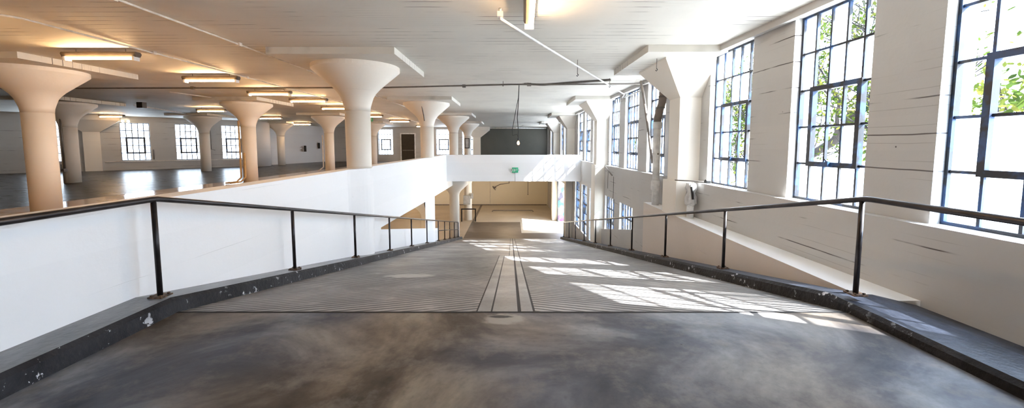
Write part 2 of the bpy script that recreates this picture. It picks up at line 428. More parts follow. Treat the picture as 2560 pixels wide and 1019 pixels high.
wn = [0]
def window(A, B, s0, s1, z0, z1, off, glassmap=None, cols=5, rows=5, near=False, sash=True):
    A = Vector(A); B = Vector(B); d = (B - A).normalized(); nrm = Vector((-d.y, d.x)); p = A + d * s0 + nrm * off
    wn[0] += 1
    root = bpy.data.objects.new('window_%d' % wn[0], None); C.objects.link(root); root['kind'] = 'structure'
    root.location = (p.x, p.y, z0); root.rotation_euler = (0, 0, math.atan2(d.y, d.x)); root.empty_display_size = .1
    W, Hh = s1 - s0, z1 - z0
    fw, mw, dp = .03, .026 if near else .042, .03
    b = new_bm()
    box(b, 0, fw, -dp, dp, 0, Hh); box(b, W - fw, W, -dp, dp, 0, Hh); box(b, fw, W - fw, -dp, dp, 0, fw); box(b, fw, W - fw, -dp, dp, Hh - fw, Hh)
    for i in range(1, cols):
        x = W * i / cols; box(b, x - mw / 2, x + mw / 2, -.018, .018, fw, Hh - fw)
    for j in range(1, rows):
        z = Hh * j / rows; box(b, fw, W - fw, -.017, .017, z - mw / 2, z + mw / 2)
    obj('frame', b, M['frame'], root)
    if sash:
        c0, c1 = (1, 4) if cols == 5 else (1, cols - 1)
        xa, xb, za, zb = W * c0 / cols, W * c1 / cols, Hh * 1 / rows, Hh * 3 / rows
        t = .03 if near else .045
        b = new_bm()
        for q in ((xa - t, xa + t, za - t, zb + t), (xb - t, xb + t, za - t, zb + t), (xa + t, xb - t, za - t, za + t), (xa + t, xb - t, zb - t, zb + t)):
            box(b, q[0], q[1], -.042, .024, q[2], q[3])
        so = obj('sash', b, M['frame'], root)
        b = new_bm(); xm = W * .5
        box(b, xm - .02, xm + .02, -.075, -.042, za - .02, za + .045); tube(b, [(xm, -.06, za + .03), (xm, -.10, za + .07)], .009, 6)
        obj('latch', b, M['frame'], so)
    b = new_bm()
    for i in range(cols):
        for j in range(rows):
            k = glassmap[rows - 1 - j][i] if glassmap else random.choice('cffffb' if j else 'fbbf')
            q = [b.verts.new((W * (i + a) / cols, .004, Hh * (j + c_) / rows)) for a, c_ in ((0, 0), (1, 0), (1, 1), (0, 1))]
            b.faces.new(q).material_index = 'cfb'.index(k)
    obj('glass', b, [M['clear'], M['frost'], M['blue']], root, fix=False)
    return root

# right wall: kinked at y = 22
PA = (wx(22), YB); PM = (wx(22), 22.0); PN = (wx(YN), YN)
sn = lambda y: (22.0 - y) * math.sqrt(1 + .018 ** 2)
sf = lambda y: YB - y
near_up = [(6.62, 7.95), (4.48, 5.70), (2.30, 3.76), (-2.2, -.8), (-4.4, -3.0), (10.1, 11.35), (12.1, 13.45), (14.1, 15.4), (16.9, 18.2), (18.75, 20.1)]
far_up = [(24.3, 25.6), (26.3, 27.6), (28.3, 29.6), (31.6, 32.9), (33.6, 34.9), (35.8, 37.1)]
mid = (20.6, 21.9)
near_lo = [(12.1, 13.45), (14.1, 15.4), (16.9, 18.2), (18.75, 20.1), (20.6, 21.9)]
ZW0, ZW1 = .69, 3.1
hn = [(sn(b_), sn(a_), ZW0, ZW1) for a_, b_ in near_up + [mid]]
hf = [(sf(b_), sf(a_), ZW0, ZW1) for a_, b_ in far_up]
wall('wall_right', PM, PN, ZW0, CEIL, hn, .30, M['wall'], off=.12)
wall('wall_right_lower', PM, PN, LOW - .2, ZW0, [(sn(b_), sn(a_), -2.75, -.42) for a_, b_ in near_lo], .42, M['wall'])
wall('wall_right_far', PA, PM, ZW0, CEIL, hf, .30, M['wall'], off=.12)
DOOR = (sf(30.0), sf(25.4), LOW, -1.0)
wall('wall_right_far_lower', PA, PM, LOW - .2, ZW0, [DOOR], .42, M['wall'])
b = new_bm()   # downstand along the head of the windows
for (ya, yb) in ((YN, 22), (22, YB)):
    prism(b, [(-.03, CEIL + .01), (-.03, CEIL - .10), (.12, CEIL - .07), (.12, CEIL + .01)], lambda a, z, t: Vector((wx(t) + a, t, z)), ya, yb)
struct('trim_2', b, M['wall'])
gmaps = {0: ['cccfc', 'ffcff', 'cccfc', 'fcfcc', 'ffcfb'], 1: ['cccfc', 'ccffc', 'ccccc', 'fccfc', 'fffbb'], 2: ['cccfc', 'ccccf', 'ccccc', 'bffbf', 'bbfbb']}
# image order runs far -> near, which is the local +X order
gm1 = ['fcfcc', 'fcfff', 'ccccc', 'fccfc', 'cfffb']
gm = {0: ['ffccc', 'fcffc', 'ffccc', 'ffccf', 'ffcfc'], 1: gm1, 2: ['ffccc', 'ccccc', 'ccccc', 'bbfbb', 'bbbbb']}
for i, (a_, b_) in enumerate(near_up + [mid]):
    window(PM, PN, sn(b_), sn(a_), ZW0, ZW1, .25, gm.get(i), near=i < 5)
for a_, b_ in far_up: window(PA, PM, sf(b_), sf(a_), ZW0, ZW1, .25)
for a_, b_ in near_lo: window(PM, PN, sn(b_), sn(a_), -2.75, -.42, .12, ['ccccc'] * 3 + ['cbccc', 'ccbcc'])

# left (slanting) wall and back walls
lw_holes = [(s + 20, s + 21.32, .56, 2.78) for s in (-4.2, -1.9, .98, 4.58, 7.1, 9.52)]
wall('wall_left', A0, A2, 0, CEIL, lw_holes, .35, M['wall'])
for s0, s1, z0, z1 in lw_holes: window(A0, A2, s0, s1, z0, z1, .15, ['fffff', 'fcfff', 'fffcf', 'ffcff', 'fffff'])
wall('wall_left_return', A2, (-17.0, YB), 0, CEIL, [], .3, M['white'])
bw = [(4.8, 6.13, .62, 2.95), (10.11, 11.48, .62, 2.95), (12.5, 13.95, .62, 2.95)]
wall('wall_back', (-17.0, YB), (3.6, YB), -.3, CEIL, bw, .35, M['wall'])
for s0, s1, z0, z1 in bw: window((-17.0, YB), (3.6, YB), s0, s1, z0, z1, .15, ['fffff', 'fcfff', 'fffcf', 'ffcff', 'fffff'])
b = new_bm(); box(b, -2.85, 3.30, YB - .06, YB, 0, CEIL - .06); struct('wall_partition', b, M['grey'])
wall('wall_back_lower', (-18, YB), (4.0, YB), LOW, -.3, [], .35, M['beige'])
wall('wall_left_lower', (-18, 6), (-18, YB), LOW, -.3, [], .3, M['beige'])
b = new_bm(); box(b, -18, -3.45, 5.7, 6.0, LOW, -.32); struct('wall_front_lower', b, M['beige'])
b = new_bm(); box(b, A0[0], 4.2, YN - .2, YN, -.3, CEIL); struct('wall_rear', b, M['wall'])
b = new_bm(); box(b, A0[0] - .2, A0[0], YN, A0[1], -.3, CEIL); struct('wall_side', b, M['wall'])
# brown door in the back wall
d_ = bpy.data.objects.new('door_1', None); C.objects.link(d_); d_['kind'] = 'structure'; d_.location = (-9.47, YB, 0)
b = new_bm(); box(b, -.60, .60, -.05, -.005, 0, 2.5); obj('door_leaf', b, M['brown'], d_)
b = new_bm(); box(b, -.70, -.60, -.08, 0, 0, 2.6); box(b, .60, .70, -.08, 0, 0, 2.6); box(b, -.60, .60, -.08, 0, 2.5, 2.6); obj('door_frame', b, M['pipewhite'], d_)
b = new_bm(); box(b, -.5, .5, -.11, -.05, 1.0, 1.06); obj('push_bar', b, M['darkpipe'], d_)
# lower side doorway and its sprayed door leaf standing open outside
d_ = bpy.data.objects.new('door_2', None); C.objects.link(d_); d_['kind'] = 'structure'; d_.location = (wx(22) + .03, 29.95, LOW)
b = new_bm(); box(b, 0, 1.3, -.05, 0, .02, 3.0); obj('door_leaf', b, M['graffiti'], d_)
b = new_bm(); box(b, -.09, 0, -.12, .04, 0, 3.06); obj('door_jamb', b, M['black'], d_)

# ------------------------------------------------------------------ columns
def column(x, y, label, low=False, top=True, group='mushroom columns'):
    t = thing('column', label, 'column', (x, y, 0), 0, None)
    capr = [(.255, 2.12), (.266, 2.22), (.292, 2.31), (.325, 2.41), (.38, 2.50), (.46, 2.59), (.87, 2.95), (.87, 3.04)]
    zb0 = .94 if x > -5 and y < 20 else 0
    b = new_bm(); lathe(b, [(.25, zb0), (.25, 1.0), (.255, 2.12)], 40); obj('shaft', b, M['column'], t)
    b = new_bm(); lathe(b, capr, 48, sharp=(6,)); obj('capital', b, M['column'], t)
    b = new_bm(); box(b, -1.14, 1.14, -1.25, 1.25, 3.03, CEIL + .01); obj('drop_panel', b, M['ceil'], t)
    if low:
        b = new_bm(); lathe(b, [(.28, LOW), (.28, -1.35), (.30, -1.25), (.34, -1.16), (.42, -1.07), (.80, -.72), (.80, -.32)], 40, a0=PI / 2 if low == 2 else 0, a1=1.5 * PI if low == 2 else 2 * PI)
        o = obj('lower_shaft', b, M['column'], t)
    return t
rows = [8.75, 16.0, 23.2, 30.6]
X1, X2, X3 = -3.21, -10.15, -17.1
LB = {}
c2 = column(X1, rows[0], 'largest cream mushroom column, rising from the white parapet near the ramp')
column(X1 - .02, rows[1], 'cream mushroom column at the parapet, second along the ramp, its shaft continuing below', low=2)
column(X1, rows[2], 'cream mushroom column just behind the left end of the white bridge wall', low=True)
column(X1 - .0, rows[3], 'farthest cream column beyond the bridge, with a dark framed box on it', low=True)
for x, y, l in ((X2 - .15, rows[0] + .35, 'big tan-lit column at the far left edge, on the pale polished floor strip'),
                (X2, rows[1] + .1, 'tan-lit column with two ochre conduits bent out at its foot'),
                (X2, rows[2], 'slim column with a pale conduit down its left side, left of the largest column'),
                (X2, rows[3], 'shadowed grey column with a window behind it, seen right of the largest column'),
                (X3 + .1, rows[1], 'grey column on the dark floor with a long conduit ending in a small box'),
                (X3 - .15, rows[2] + .2, 'pale column on the dark floor between the second and third left windows'),
                (X3 + .15, rows[3], 'dim column in the dark far left corner by the blank wall')):
    column(x, y, l)
# wall columns on the right (square pilaster, faceted capital)
def wall_column(y, label):
    w = wx(y)
    t = thing('wall_column', label, 'column', (w, y, 0))
    b = new_bm(); box(b, -.30, .13, -.27, .27, .70, 2.42); obj('shaft', b, M['column'], t)
    b = new_bm()
    lo = [(-.30, -.27), (.13, -.27), (.13, .27), (-.30, .27)]; hi = [(-.80, -.80), (.13, -.80), (.13, .80), (-.80, .80)]
    rings = [[b.verts.new((x, yy, z)) for x, yy in q] for q, z in ((lo, 2.36), (hi, 3.0), (hi, 3.05))]
    for P_, Q in zip(rings, rings[1:]):
        for i in range(4): b.faces.new((P_[i], P_[(i + 1) % 4], Q[(i + 1) % 4], Q[i]))
    b.faces.new(rings[0][::-1]); b.faces.new(rings[-1])
    obj('capital', b, M['column'], t)
    b = new_bm(); box(b, -1.26, .13, -1.2, 1.2, 3.03, CEIL + .01); obj('drop_panel', b, M['ceil'], t)
    zb = 0 if y < 10 else LOW
    b = new_bm(); box(b, -.36, 0, -.36, .36, zb, .70); obj('pedestal', b, M['column'], t)
    return t
wall_column(8.55, 'square wall column with faceted capital beside the white drainpipe')
wall_column(15.85, 'square wall column with faceted capital between the first and second window groups beyond the drainpipe')
wall_column(23.25, 'square wall column with faceted capital just beyond the right end of the bridge wall')
wall_column(30.6, 'farthest square wall column on the window side, near the dark grey partition')
# engaged column on the slanting left wall
def engaged(p, rz, label):
    t = thing('wall_column', label, 'column', p, rz)
    b = new_bm(); box(b, -.35, .35, -.22, .02, 0, 2.3); obj('shaft', b, M['column'], t)
    b = new_bm()
    lo = [(-.35, -.22), (.35, -.22), (.35, .02), (-.35, .02)]; hi = [(-1.2, -.85), (1.2, -.85), (1.2, .02), (-1.2, .02)]
    R = [[b.verts.new((x, y, z)) for x, y in q] for q, z in ((lo, 2.2), (hi, 2.85), (hi, CEIL))]
    for P_, Q in zip(R, R[1:]):
        for i in range(4): b.faces.new((P_[i], P_[(i + 1) % 4], Q[(i + 1) % 4], Q[i]))
    b.faces.new(R[0][::-1]); b.faces.new(R[-1]); obj('capital', b, M['column'], t)
    return t
angA = math.atan2(dA.y, dA.x)
def onA(s, inn=0.0): return (A0[0] + dA.x * (s + 20) + dA.y * inn, A0[1] + dA.y * (s + 20) - dA.x * inn)
engaged((*onA(3.4), 0), angA, 'engaged wall column with flared capital, left of the first full left-wall window')
engaged((-3.15, YB - .01, 0), 0, 'engaged column at the left edge of the dark grey partition')
b = new_bm(); lathe(b, [(.9, 0), (.9, CEIL)], 32, -18.0, 29.3); struct('wall_bulge', b, M['white'])

# ------------------------------------------------------------------ railings
def railing(x, posts, yend, label, rusty):
    t = thing('railing', label, 'railing', (x, posts[0], .13))
    ox, oy, oz = x, posts[0], .13
    P = lambda y, h: Vector((0, y - oy, (0 if y <= Y0 + .05 else -SL * (y - Y0 - .05)) + h - 0))
    r = .024
    H = .83
    b = new_bm(); pts = [P(YN + .3, H), P(1.5, H), P(Y0 - .03, H), P(Y0 + .05, H - .003), P(Y0 + .16, H - .012), P(12, H), P(yend, H)]
    pts = [P(YN + .3, H), P(1.5, H), P(Y0, H), P(Y0 + .06, H - .001)] + [P(y, H) for y in (Y0 + .15, 6, 10, 16, yend)]
    tube(b, pts, r, 14); obj('top_rail', b, M['steel'], t)
    for i, y in enumerate(posts):
        b = new_bm(); q = P(y, 0); tube(b, [q + Vector((0, 0, -.005)), P(y, H - .01)], .021 if i < 12 else .017, 12)
        p = obj('post', b, M['steel'], t)
        b = new_bm(); box(b, q.x - .06, q.x + .06, q.y - .06, q.y + .06, q.z - .03 if y > Y0 + .2 else q.z, q.z + .012)
        for dx in (-.04, .04):
            for dy in (-.04, .04): box(b, q.x + dx - .008, q.x + dx + .008, q.y + dy - .008, q.y + dy + .008, q.z + .01, q.z + .024)
        obj('base_plate', b, M['rust'], p)
    return t, P
tl, PL_ = railing(-2.98, [Y0 + .02, 5.58, 7.78, 10.0, 12.2, 14.44, 16.7, 18.3, 19.8, 21.4, 23.0, 1.2, -1.0, -3.2], 23.0,
                  'dark pipe railing on the left curb, with a mid rail at its far end', 1)
b = new_bm(); tube(b, [PL_(16.7, .42), PL_(23.0, .42)], .016, 10); obj('mid_rail', b, M['steel'], tl)
railing(2.99, [Y0 + .1, 5.72, 7.9, 10.1, 12.28, 14.47, 16.7, 19.0, 21.1, 23.2, 1.2, -1.0, -3.2], 23.2,
        'dark steel pipe railing on the right curb, on the window side of the ramp', 1)
# little end guard at the ramp foot
t = thing('guard_frame', 'small dark square guard frame standing by the far column at the foot of the ramp', 'railing', (-3.1, 29.8, LOW))
b = new_bm()
for xx in (-.5, .5): box(b, xx - .04, xx + .04, -.04, .04, 0, .88); obj('post', b, M['steel'], t); b = new_bm()
box(b, -.54, .54, -.04, .04, .88, .96); obj('top_rail', b, M['steel'], t)

# ------------------------------------------------------------------ tube lights
def tube_light(label):
    t = thing('tube_light', label, 'light', (0, 0, 0))
    b = new_bm()
    prism(b, [(-.055, 0), (.055, 0), (.075, -.03), (.045, -.085), (-.045, -.085), (-.075, -.03)], lambda a, z, s: Vector((s, a, z + .0)), -.67, .67)
    obj('housing', b, M['housing'], t)
    b = new_bm(); tube(b, [(-.6, -.035, -.112), (.6, -.035, -.112)], .021, 12); obj('tube', b, M['tube'], t)
    for s in (-1, 1):
        b = new_bm(); box(b, s * .62 - .02, s * .62 + .02, -.06, .06, -.15, -.08); obj('socket', b, M['pipewhite'], t)
    for s in (-1, 1):
        b = new_bm(); tube(b, [(s * .45, 0, 0), (s * .45, 0, .06)], .006, 6); obj('hanger', b, M['darkpipe'], t)
    return t
hz = CEIL - .06
spots = [(-7.42, 7.66, 0, 'nearest and largest warm tube light over the left bay'),
         (-7.30, 10.25, 0, 'second warm tube light in the left bay row, right of the far-left column'),
         (-7.42, 12.9, 0, 'third warm tube light in the left bay row'),
         (-7.20, 14.9, 0, 'fourth warm tube light in the left bay row'),
         (-7.40, 17.8, 0, 'fifth warm tube light in the left row, partly behind the largest column'),
         (-7.3, 5.1, 0, 'added warm tube light over the near left bay, outside the view'),
         (-7.3, 2.5, 0, 'added warm tube light further back over the left bay, outside the view'),  # this and the tube before it: unseen, added to light the near ceiling
         (.22, 5.02, PI / 2 - .03, 'warm tube light over the ramp at the top edge of the view'),
         (-13.8, 24.0, 0, 'warm tube light far off over the dark floor, behind the slim column'),
         (-15.2, 30.4, 0, 'small tube light against the dark far left ceiling'),
         (-7.6, 22.6, 0, 'tube light seen just right of the largest column capital'),
         (-7.2, 27.0, 0, 'small bright tube light left of the second parapet column'),
         (-7.0, 33.6, 0, 'distant warm tube light beside the brown door'),
         (-13.6, 19.0, 0, 'warm tube light over the dark floor behind the tan column'),
         (-21.5, 22.5, 0, 'warm tube light by the slanting left wall'),
         (-14.3, 9.5, 0, 'warm tube light over the dark floor at far left'),
         (-21.2, 15.2, 0, 'warm tube light beyond the far-left column')]
t0 = None
for x, y, r_, l in spots:
    if t0 is None: t0 = tube_light(l); t0.location = (x, y, hz)
    else: copy_tree(t0, (x, y, hz), r_, l)
for x, y, l in ((-7, 24, 'added unseen tube light under the lower ceiling, left of the ramp'), (-.2, 26, 'added unseen tube light under the lower ceiling beyond the bridge'),
                (-.2, 33, 'added unseen tube light under the lower ceiling near the cream wall'), (-8, 34, 'added unseen tube light under the lower ceiling in the far left corner'),
                (-8, 14, 'added unseen tube light under the lower ceiling below the near left bay')):
    c_ = copy_tree(t0, (x, y, -.38), 0, l)  # unseen tubes, added to light the lower level warmly
    for ch in c_.children:
        if ch.name.startswith('tube'): ch.data = ch.data.copy(); ch.data.materials[0] = M['tubelow']

# ------------------------------------------------------------------ pipes and small fittings
def pipe(name, pts, r, label, cat='pipe', mat='conduit', couplings=(), seg=8):
    t = thing(name, label, cat, pts[0]); o = Vector(pts[0])
    b = new_bm(); tube(b, [Vector(p) - o for p in pts], r, seg); obj('run', b, M[mat], t)
    for p in couplings:
        b = new_bm(); p = Vector(p) - o; box(b, p.x - r * 2, p.x + r * 2, p.y - r * 2.4, p.y + r * 2.4, p.z - r * 1.7, p.z + r * 1.7); obj('coupling', b, M[mat], t)
    return t
pipe('conduit', [(-6.75, YN + .2, 3.12), (-6.72, 5.6, 3.12), (-6.60, 5.75, 3.115), (-6.62, 8, 3.12), (-6.66, 12.6, 3.12), (-6.68, 22, 3.12), (-6.7, 34, 3.12)], .016,
     'long pale conduit along the ceiling over the left bay, nearer the tube lights', couplings=[(-6.62, 7.84, 3.12), (-6.65, 10.6, 3.12), (-6.65, 12.5, 3.12)])
pipe('conduit', [(-4.72, YN + .2, 3.12), (-4.62, 7.2, 3.12), (-4.66, 22, 3.12), (-4.7, 34, 3.12)], .016,
     'pale conduit along the ceiling running past the drop panel of the largest column', couplings=[(-4.66, 5.0, 3.12), (-4.62, 7.2, 3.12), (-4.64, 9.9, 3.12), (-4.65, 12.6, 3.12)])
pipe('conduit', [(-.14, 5.35, 3.12), (-.14, 5.43, 3.02), (.4, 6.6, 3.02), (3.50, 13.0, 3.0), (3.60, 13.6, 2.96), (3.62, 13.2, 2.95), (3.63, 11.6, 2.95)], .018,
     'thin white pipe crossing the ceiling diagonally to the window wall', mat='pipewhite', couplings=[(-.14, 5.4, 3.06)])
pipe('sprinkler_pipe', [(-16.5, 12.0, 3.04), (-3.5, 11.8, 3.04), (0, 11.35, 3.06), (1.2, 11.3, 3.05), (3.55, 11.25, 3.06)], .022,
     'dull grey pipe crossing the whole ceiling in front of the window group by the drainpipe', mat='darkpipe', couplings=[(-1.3, 11.6, 3.05), (-9, 11.9, 3.04)])
pipe('conduit', [(-10.9, 13.4, 3.12), (-10.55, 15.1, 3.12)], .02, 'short pale conduit on the ceiling left of the tan column', couplings=[(-10.55, 15.1, 3.12)])
pipe('conduit', [(-15.75, 17.5, 3.11), (-17.1, 22.0, 3.11)], .025, 'pale conduit over the dark floor running to the column between left windows')
pipe('conduit', [(.36, 11.75, 3.13), (.9, 11.85, 3.12), (2.6, 11.0, 3.12)], .028, 'short dark conduit on the ceiling above the hanging bulb', mat='darkpipe', couplings=[(.5, 11.75, 3.12)])
pipe('conduit', [(-2.8, YB - .09, 3.05), (3.2, YB - .09, 3.05)], .05, 'pale pipe along the top of the dark grey partition')
pipe('conduit', [(1.0, 33.5, 3.1), (.4, 36.8, 3.02), (3.0, 37.8, 3.0)], .03, 'thin bent pale conduit in front of the dark grey partition', mat='pipewhite')
# column conduits
pipe('conduit', [(-16.95, 15.70, 2.95), (-16.95, 15.70, .55)], .03, 'vertical conduit on the grey column at left, ending in a small box', mat='darkpipe', couplings=[(-16.95, 15.68, .5)])
for dx, l, h in ((-.16, 'taller ochre conduit down the tan column', 2.35), (.0, 'shorter ochre conduit beside the tall one on the tan column', 1.15)):
    pipe('conduit', [(X2 + dx, rows[1] - .22, h), (X2 + dx, rows[1] - .22, .22), (X2 + dx - .06, rows[1] - .42, .06), (X2 + dx - .25, rows[1] - .75, .04)], .034, l, mat='copper')
pipe('conduit', [(X2 - .28, rows[2] - .2, 2.0), (X2 - .28, rows[2] - .2, .25), (X2 - .45, rows[2] - .5, .04)], .035, 'pale conduit down the slim column with a bent foot')
pipe('conduit', [(X1 - .05, rows[1] - .31, 2.35), (X1 - .05, rows[1] - .44, 2.55), (X1 - .05, rows[1] - .78, 2.9)], .018, 'short dark conduit up the capital of the second parapet column', mat='darkpipe')
# left wall conduits
for s, l, zb in ((-.9, 'left one of two thin conduits dropping down the slanting wall', .95), (-.35, 'right one of two thin conduits dropping down the slanting wall', .98)):
    x, y = onA(s, .05); pipe('conduit', [(x, y, 2.7), (x, y, zb)], .025, l, mat='darkpipe', couplings=[(x, y, zb)])
xa, ya = onA(3.85, .05); xb, yb = onA(10.7, .05)
pipe('conduit', [(xa, ya, .50), (xb, yb, .50)], .02, 'horizontal conduit below the windows of the slanting left wall')
x, y = onA(2.15, .05); pipe('conduit', [(x, y, .42), (x, y, .1)], .03, 'short dark stub pipe below the leftmost visible window', mat='darkpipe')
x, y = onA(6.0, .06); pipe('conduit', [(x, y, 1.2), (x, y, .6)], .03, 'short dark upright pipe at the right edge of the first full left window', mat='darkpipe')
x, y = onA(8.9, .05); pipe('conduit', [(x, y, 2.5), (x, y, 1.2), (x + .15, y + .15, 1.15)], .02, 'thin conduit between the second and third left windows', mat='darkpipe')
pipe('conduit', [(*onA(10.9, .14), 3.0), (*onA(10.9, .14), 2.7), (*onA(10.9, .14), .1)], .04, 'dark upright conduit at the corner of the left wall', mat='darkpipe')

# drainpipe
t = thing('drainpipe', 'white cast drainpipe with a brown-grey top bend, standing on the ledge by the wall column', 'pipe', (3.47, 9.9, 0))
b = new_bm(); tube(b, [(0, 0, 0), (0, 0, 1.95)], .083, 24); obj('pipe_run', b, M['pipewhite'], t)
b = new_bm(); tube(b, [(0, 0, .34), (0, 0, .38), (0, 0, .56), (0, 0, .6)], [.085, .108, .108, .085], 24); obj('bell_joint', b, M['pipewhite'], t)
b = new_bm(); tube(b, [(0, 0, 1.80), (0, 0, 1.84), (0, 0, 1.95), (0, 0, 1.98)], [.085, .1, .1, .088], 24); obj('bell_joint', b, M['pipewhite'], t)
b = new_bm(); tube(b, [(0, 0, 1.95), (.0, -.01, 2.1), (.03, -.04, 2.25), (.06, -.08, 2.4), (.07, -.12, 2.6), (.07, -.14, 2.75)], .088, 24); obj('top_bend', b, M['flex'], t)
for z, dx, dy in ((2.3, .04, -.05), (2.55, .068, -.11)):
    b = new_bm(); tube(b, [(dx, dy, z - .02), (dx, dy, z + .02)], .1, 24); obj('clamp', b, M['darkpipe'], t)
b = new_bm(); tube(b, [(-.1, 0, 1.22), (.17, .0, 1.22)], .008, 8); box(b, -.012, .012, -.11, -.08, 1.20, 1.24); obj('strap', b, M['darkpipe'], t)
pipe('hose', [(3.42, 11.1, 3.1), (3.44, 10.9, 2.7), (3.46, 10.6, 2.0), (3.50, 10.4, 1.3), (3.52, 10.3, .98)], .035, 'flat brown-grey hose hanging from the ceiling behind the drainpipe', 'hose', 'flex')
# wrapped valve
t = thing('wrapped_pipe', 'upright pipe stub wrapped in crumpled white plastic beside the wall column', 'pipe', (3.50, 8.02, 0))
b = new_bm(); tube(b, [(0, 0, 0), (0, 0, .55)], .065, 16); obj('pipe_run', b, M['pipewhite'], t)
b = new_bm(); rr = random.Random(3); lathe(b, [(.075, .25), (.11, .3), (.10, .42), (.075, .5), (.095, .6), (.085, .68)], 28)
for v in b.verts: v.co += Vector((rr.uniform(-.018, .018), rr.uniform(-.018, .018), rr.uniform(-.015, .015)))
obj('plastic_wrap', b, M['wrap'], t)
b = new_bm(); tube(b, [(-.03, -.085, .62), (-.01, -.10, .5), (.0, -.105, .38)], .022, 8); obj('opening', b, M['black'], t)
# pipe from the wall corner, ledge debris
pipe('conduit', [(wx(8.2) - .38, 8.22, .73), (wx(7.6) + .02, 7.78, .73)], .012, 'dark pipe lying along the sill ledge beside the wall column', mat='darkpipe')
t = thing('tap', 'small dark tap on the sill ledge near the wrapped pipe', 'tap', (wx(7.5) - .02, 7.62, .72))
b = new_bm(); box(b, -.05, .03, -.05, .05, 0, .045); tube(b, [(0, 0, .02), (-.06, -.02, .06)], .014, 8); obj('body', b, M['black'], t)
# broken bracket hanging below the sill of the second group
pipe('bracket_pipe', [(wx(16) - .05, 15.2, .66), (wx(14) - .12, 14.0, .42)], .022, 'broken dark pipe hanging askew under the sill of the second window group', 'pipe', 'darkpipe')
for y_, z0_, z1_ in ((14.7, .5, -.1), (13.95, .38, -.45)):
    pipe('hanging_wire', [(wx(y_) - .08, y_, z0_), (wx(y_) - .08, y_, z1_)], .007, 'thin dark wire hanging below the askew pipe, %s one' % ('longer' if z1_ < -.2 else 'shorter'), 'wire', 'cord')

# ceiling hooks / hangers
for x, y, z, l in ((2.72, 7.9, .30, 'dangling hook on a rod in front of the wall-column capital'), (-.02 - .2, 11.4, .08, 'short rod hanger above the grey ceiling pipe near the middle'),
                   (1.35, 8.6, .28, 'thin rod hanger holding the diagonal white pipe'), (2.55, 10.9, .18, 'thin rod hanger over the grey pipe near the window wall')):
    t = thing('rod_hanger', l, 'hanger', (x, y, CEIL - z)); b = new_bm(); tube(b, [(0, 0, 0), (0, 0, z)], .007, 6); obj('rod', b, M['darkpipe'], t)
    b = new_bm(); tube(b, [(0, 0, .0), (.02, 0, -.025), (.0, 0, -.05), (-.02, 0, -.03)], .008, 6); obj('hook', b, M['black'], t)

# pendant bulb
t = thing('pendant_bulb', 'single glowing bulb hanging on a long black cord over the ramp', 'light', (.2, 11.7, 1.50))
b = new_bm(); tube(b, [(0, 0, .12), (.0, 0, .35), (-.03, .0, .7), (.0, 0, 1.1), (.02, 0, 1.62)], .011, 8); obj('cord', b, M['cord'], t)
b = new_bm(); tube(b, [(0, 0, .15), (-.04, 0, .24), (-.16, 0, .2), (-.17, 0, .35), (-.06, .0, .95), (.0, 0, 1.25), (.02, 0, 1.62)], .009, 8); obj('cord', b, M['cord'], t)
b = new_bm(); tube(b, [(0, 0, .045), (0, 0, .13)], .02, 12); obj('socket', b, M['black'], t)
b = new_bm(); lathe(b, [(.004, -.06), (.022, -.052), (.033, -.03), (.035, -.01), (.028, .015), (.016, .04), (.014, .05)], 16); obj('bulb', b, M['bulb'], t)

# exit sign
t = thing('exit_sign', 'green exit sign on the white bridge wall, on a thin conduit', 'sign', (.19, 20.29, .12))
b = new_bm(); box(b, -.15, .15, -.10, -.02, 0, .24); obj('sign_box', b, M['signgreen'], t)
def letter(b, ch, x, z, w, h, y):
    k = .018
    bx = lambda a0, a1, c0, c1: box(b, x + a0, x + a1, y - .006, y, z + c0, z + c1)
    if ch == 'E': bx(0, k, 0, h); bx(k, w, 0, k); bx(k, w, h - k, h); bx(k, w * .85, h / 2 - k / 2, h / 2 + k / 2)
    if ch == 'I': bx(w / 2 - k / 2, w / 2 + k / 2, 0, h)
    if ch == 'T': bx(0, w, h - k, h); bx(w / 2 - k / 2, w / 2 + k / 2, 0, h - k)
    if ch == 'X':
        for s in (1, -1):
            pts = [(0, 0), (k * 1.2, 0), (w, h), (w - k * 1.2, h)]
            if s < 0: pts = [(w - a, c_) for a, c_ in pts]
            prism(b, pts, lambda a, c_, t_: Vector((x + a, t_, z + c_)), y - .006 - (.001 if s < 0 else 0), y)
b = new_bm()
for i, ch in enumerate('EXIT'): letter(b, ch, -.125 + i * .064, .055, .052, .13, -.10)
obj('lettering', b, M['signwhite'], t)
b = new_bm(); box(b, .15, .20, -.08, -.04, .10, .14); box(b, -.2, -.15, -.08, -.03, .1, .15); obj('lamp_head', b, M['box'], t)
b = new_bm(); tube(b, [(0, -.03, 0), (0, -.03, -.44)], .012, 8); obj('conduit', b, M['box'], t)
t = thing('exit_sign', 'small green exit sign hanging from the ceiling just right of the largest column', 'sign', (-7.2, 21.3, 2.66))
b = new_bm(); box(b, -.15, .15, -.03, .03, 0, .2); obj('sign_box', b, M['signgreen'], t)
b = new_bm()
for i, ch in enumerate('EXIT'): letter(b, ch, -.125 + i * .064, .04, .052, .12, -.03)
obj('lettering', b, M['signwhite'], t)
b = new_bm(); tube(b, [(0, 0, .2), (0, 0, .49)], .01, 6); obj('stem', b, M['darkpipe'], t)

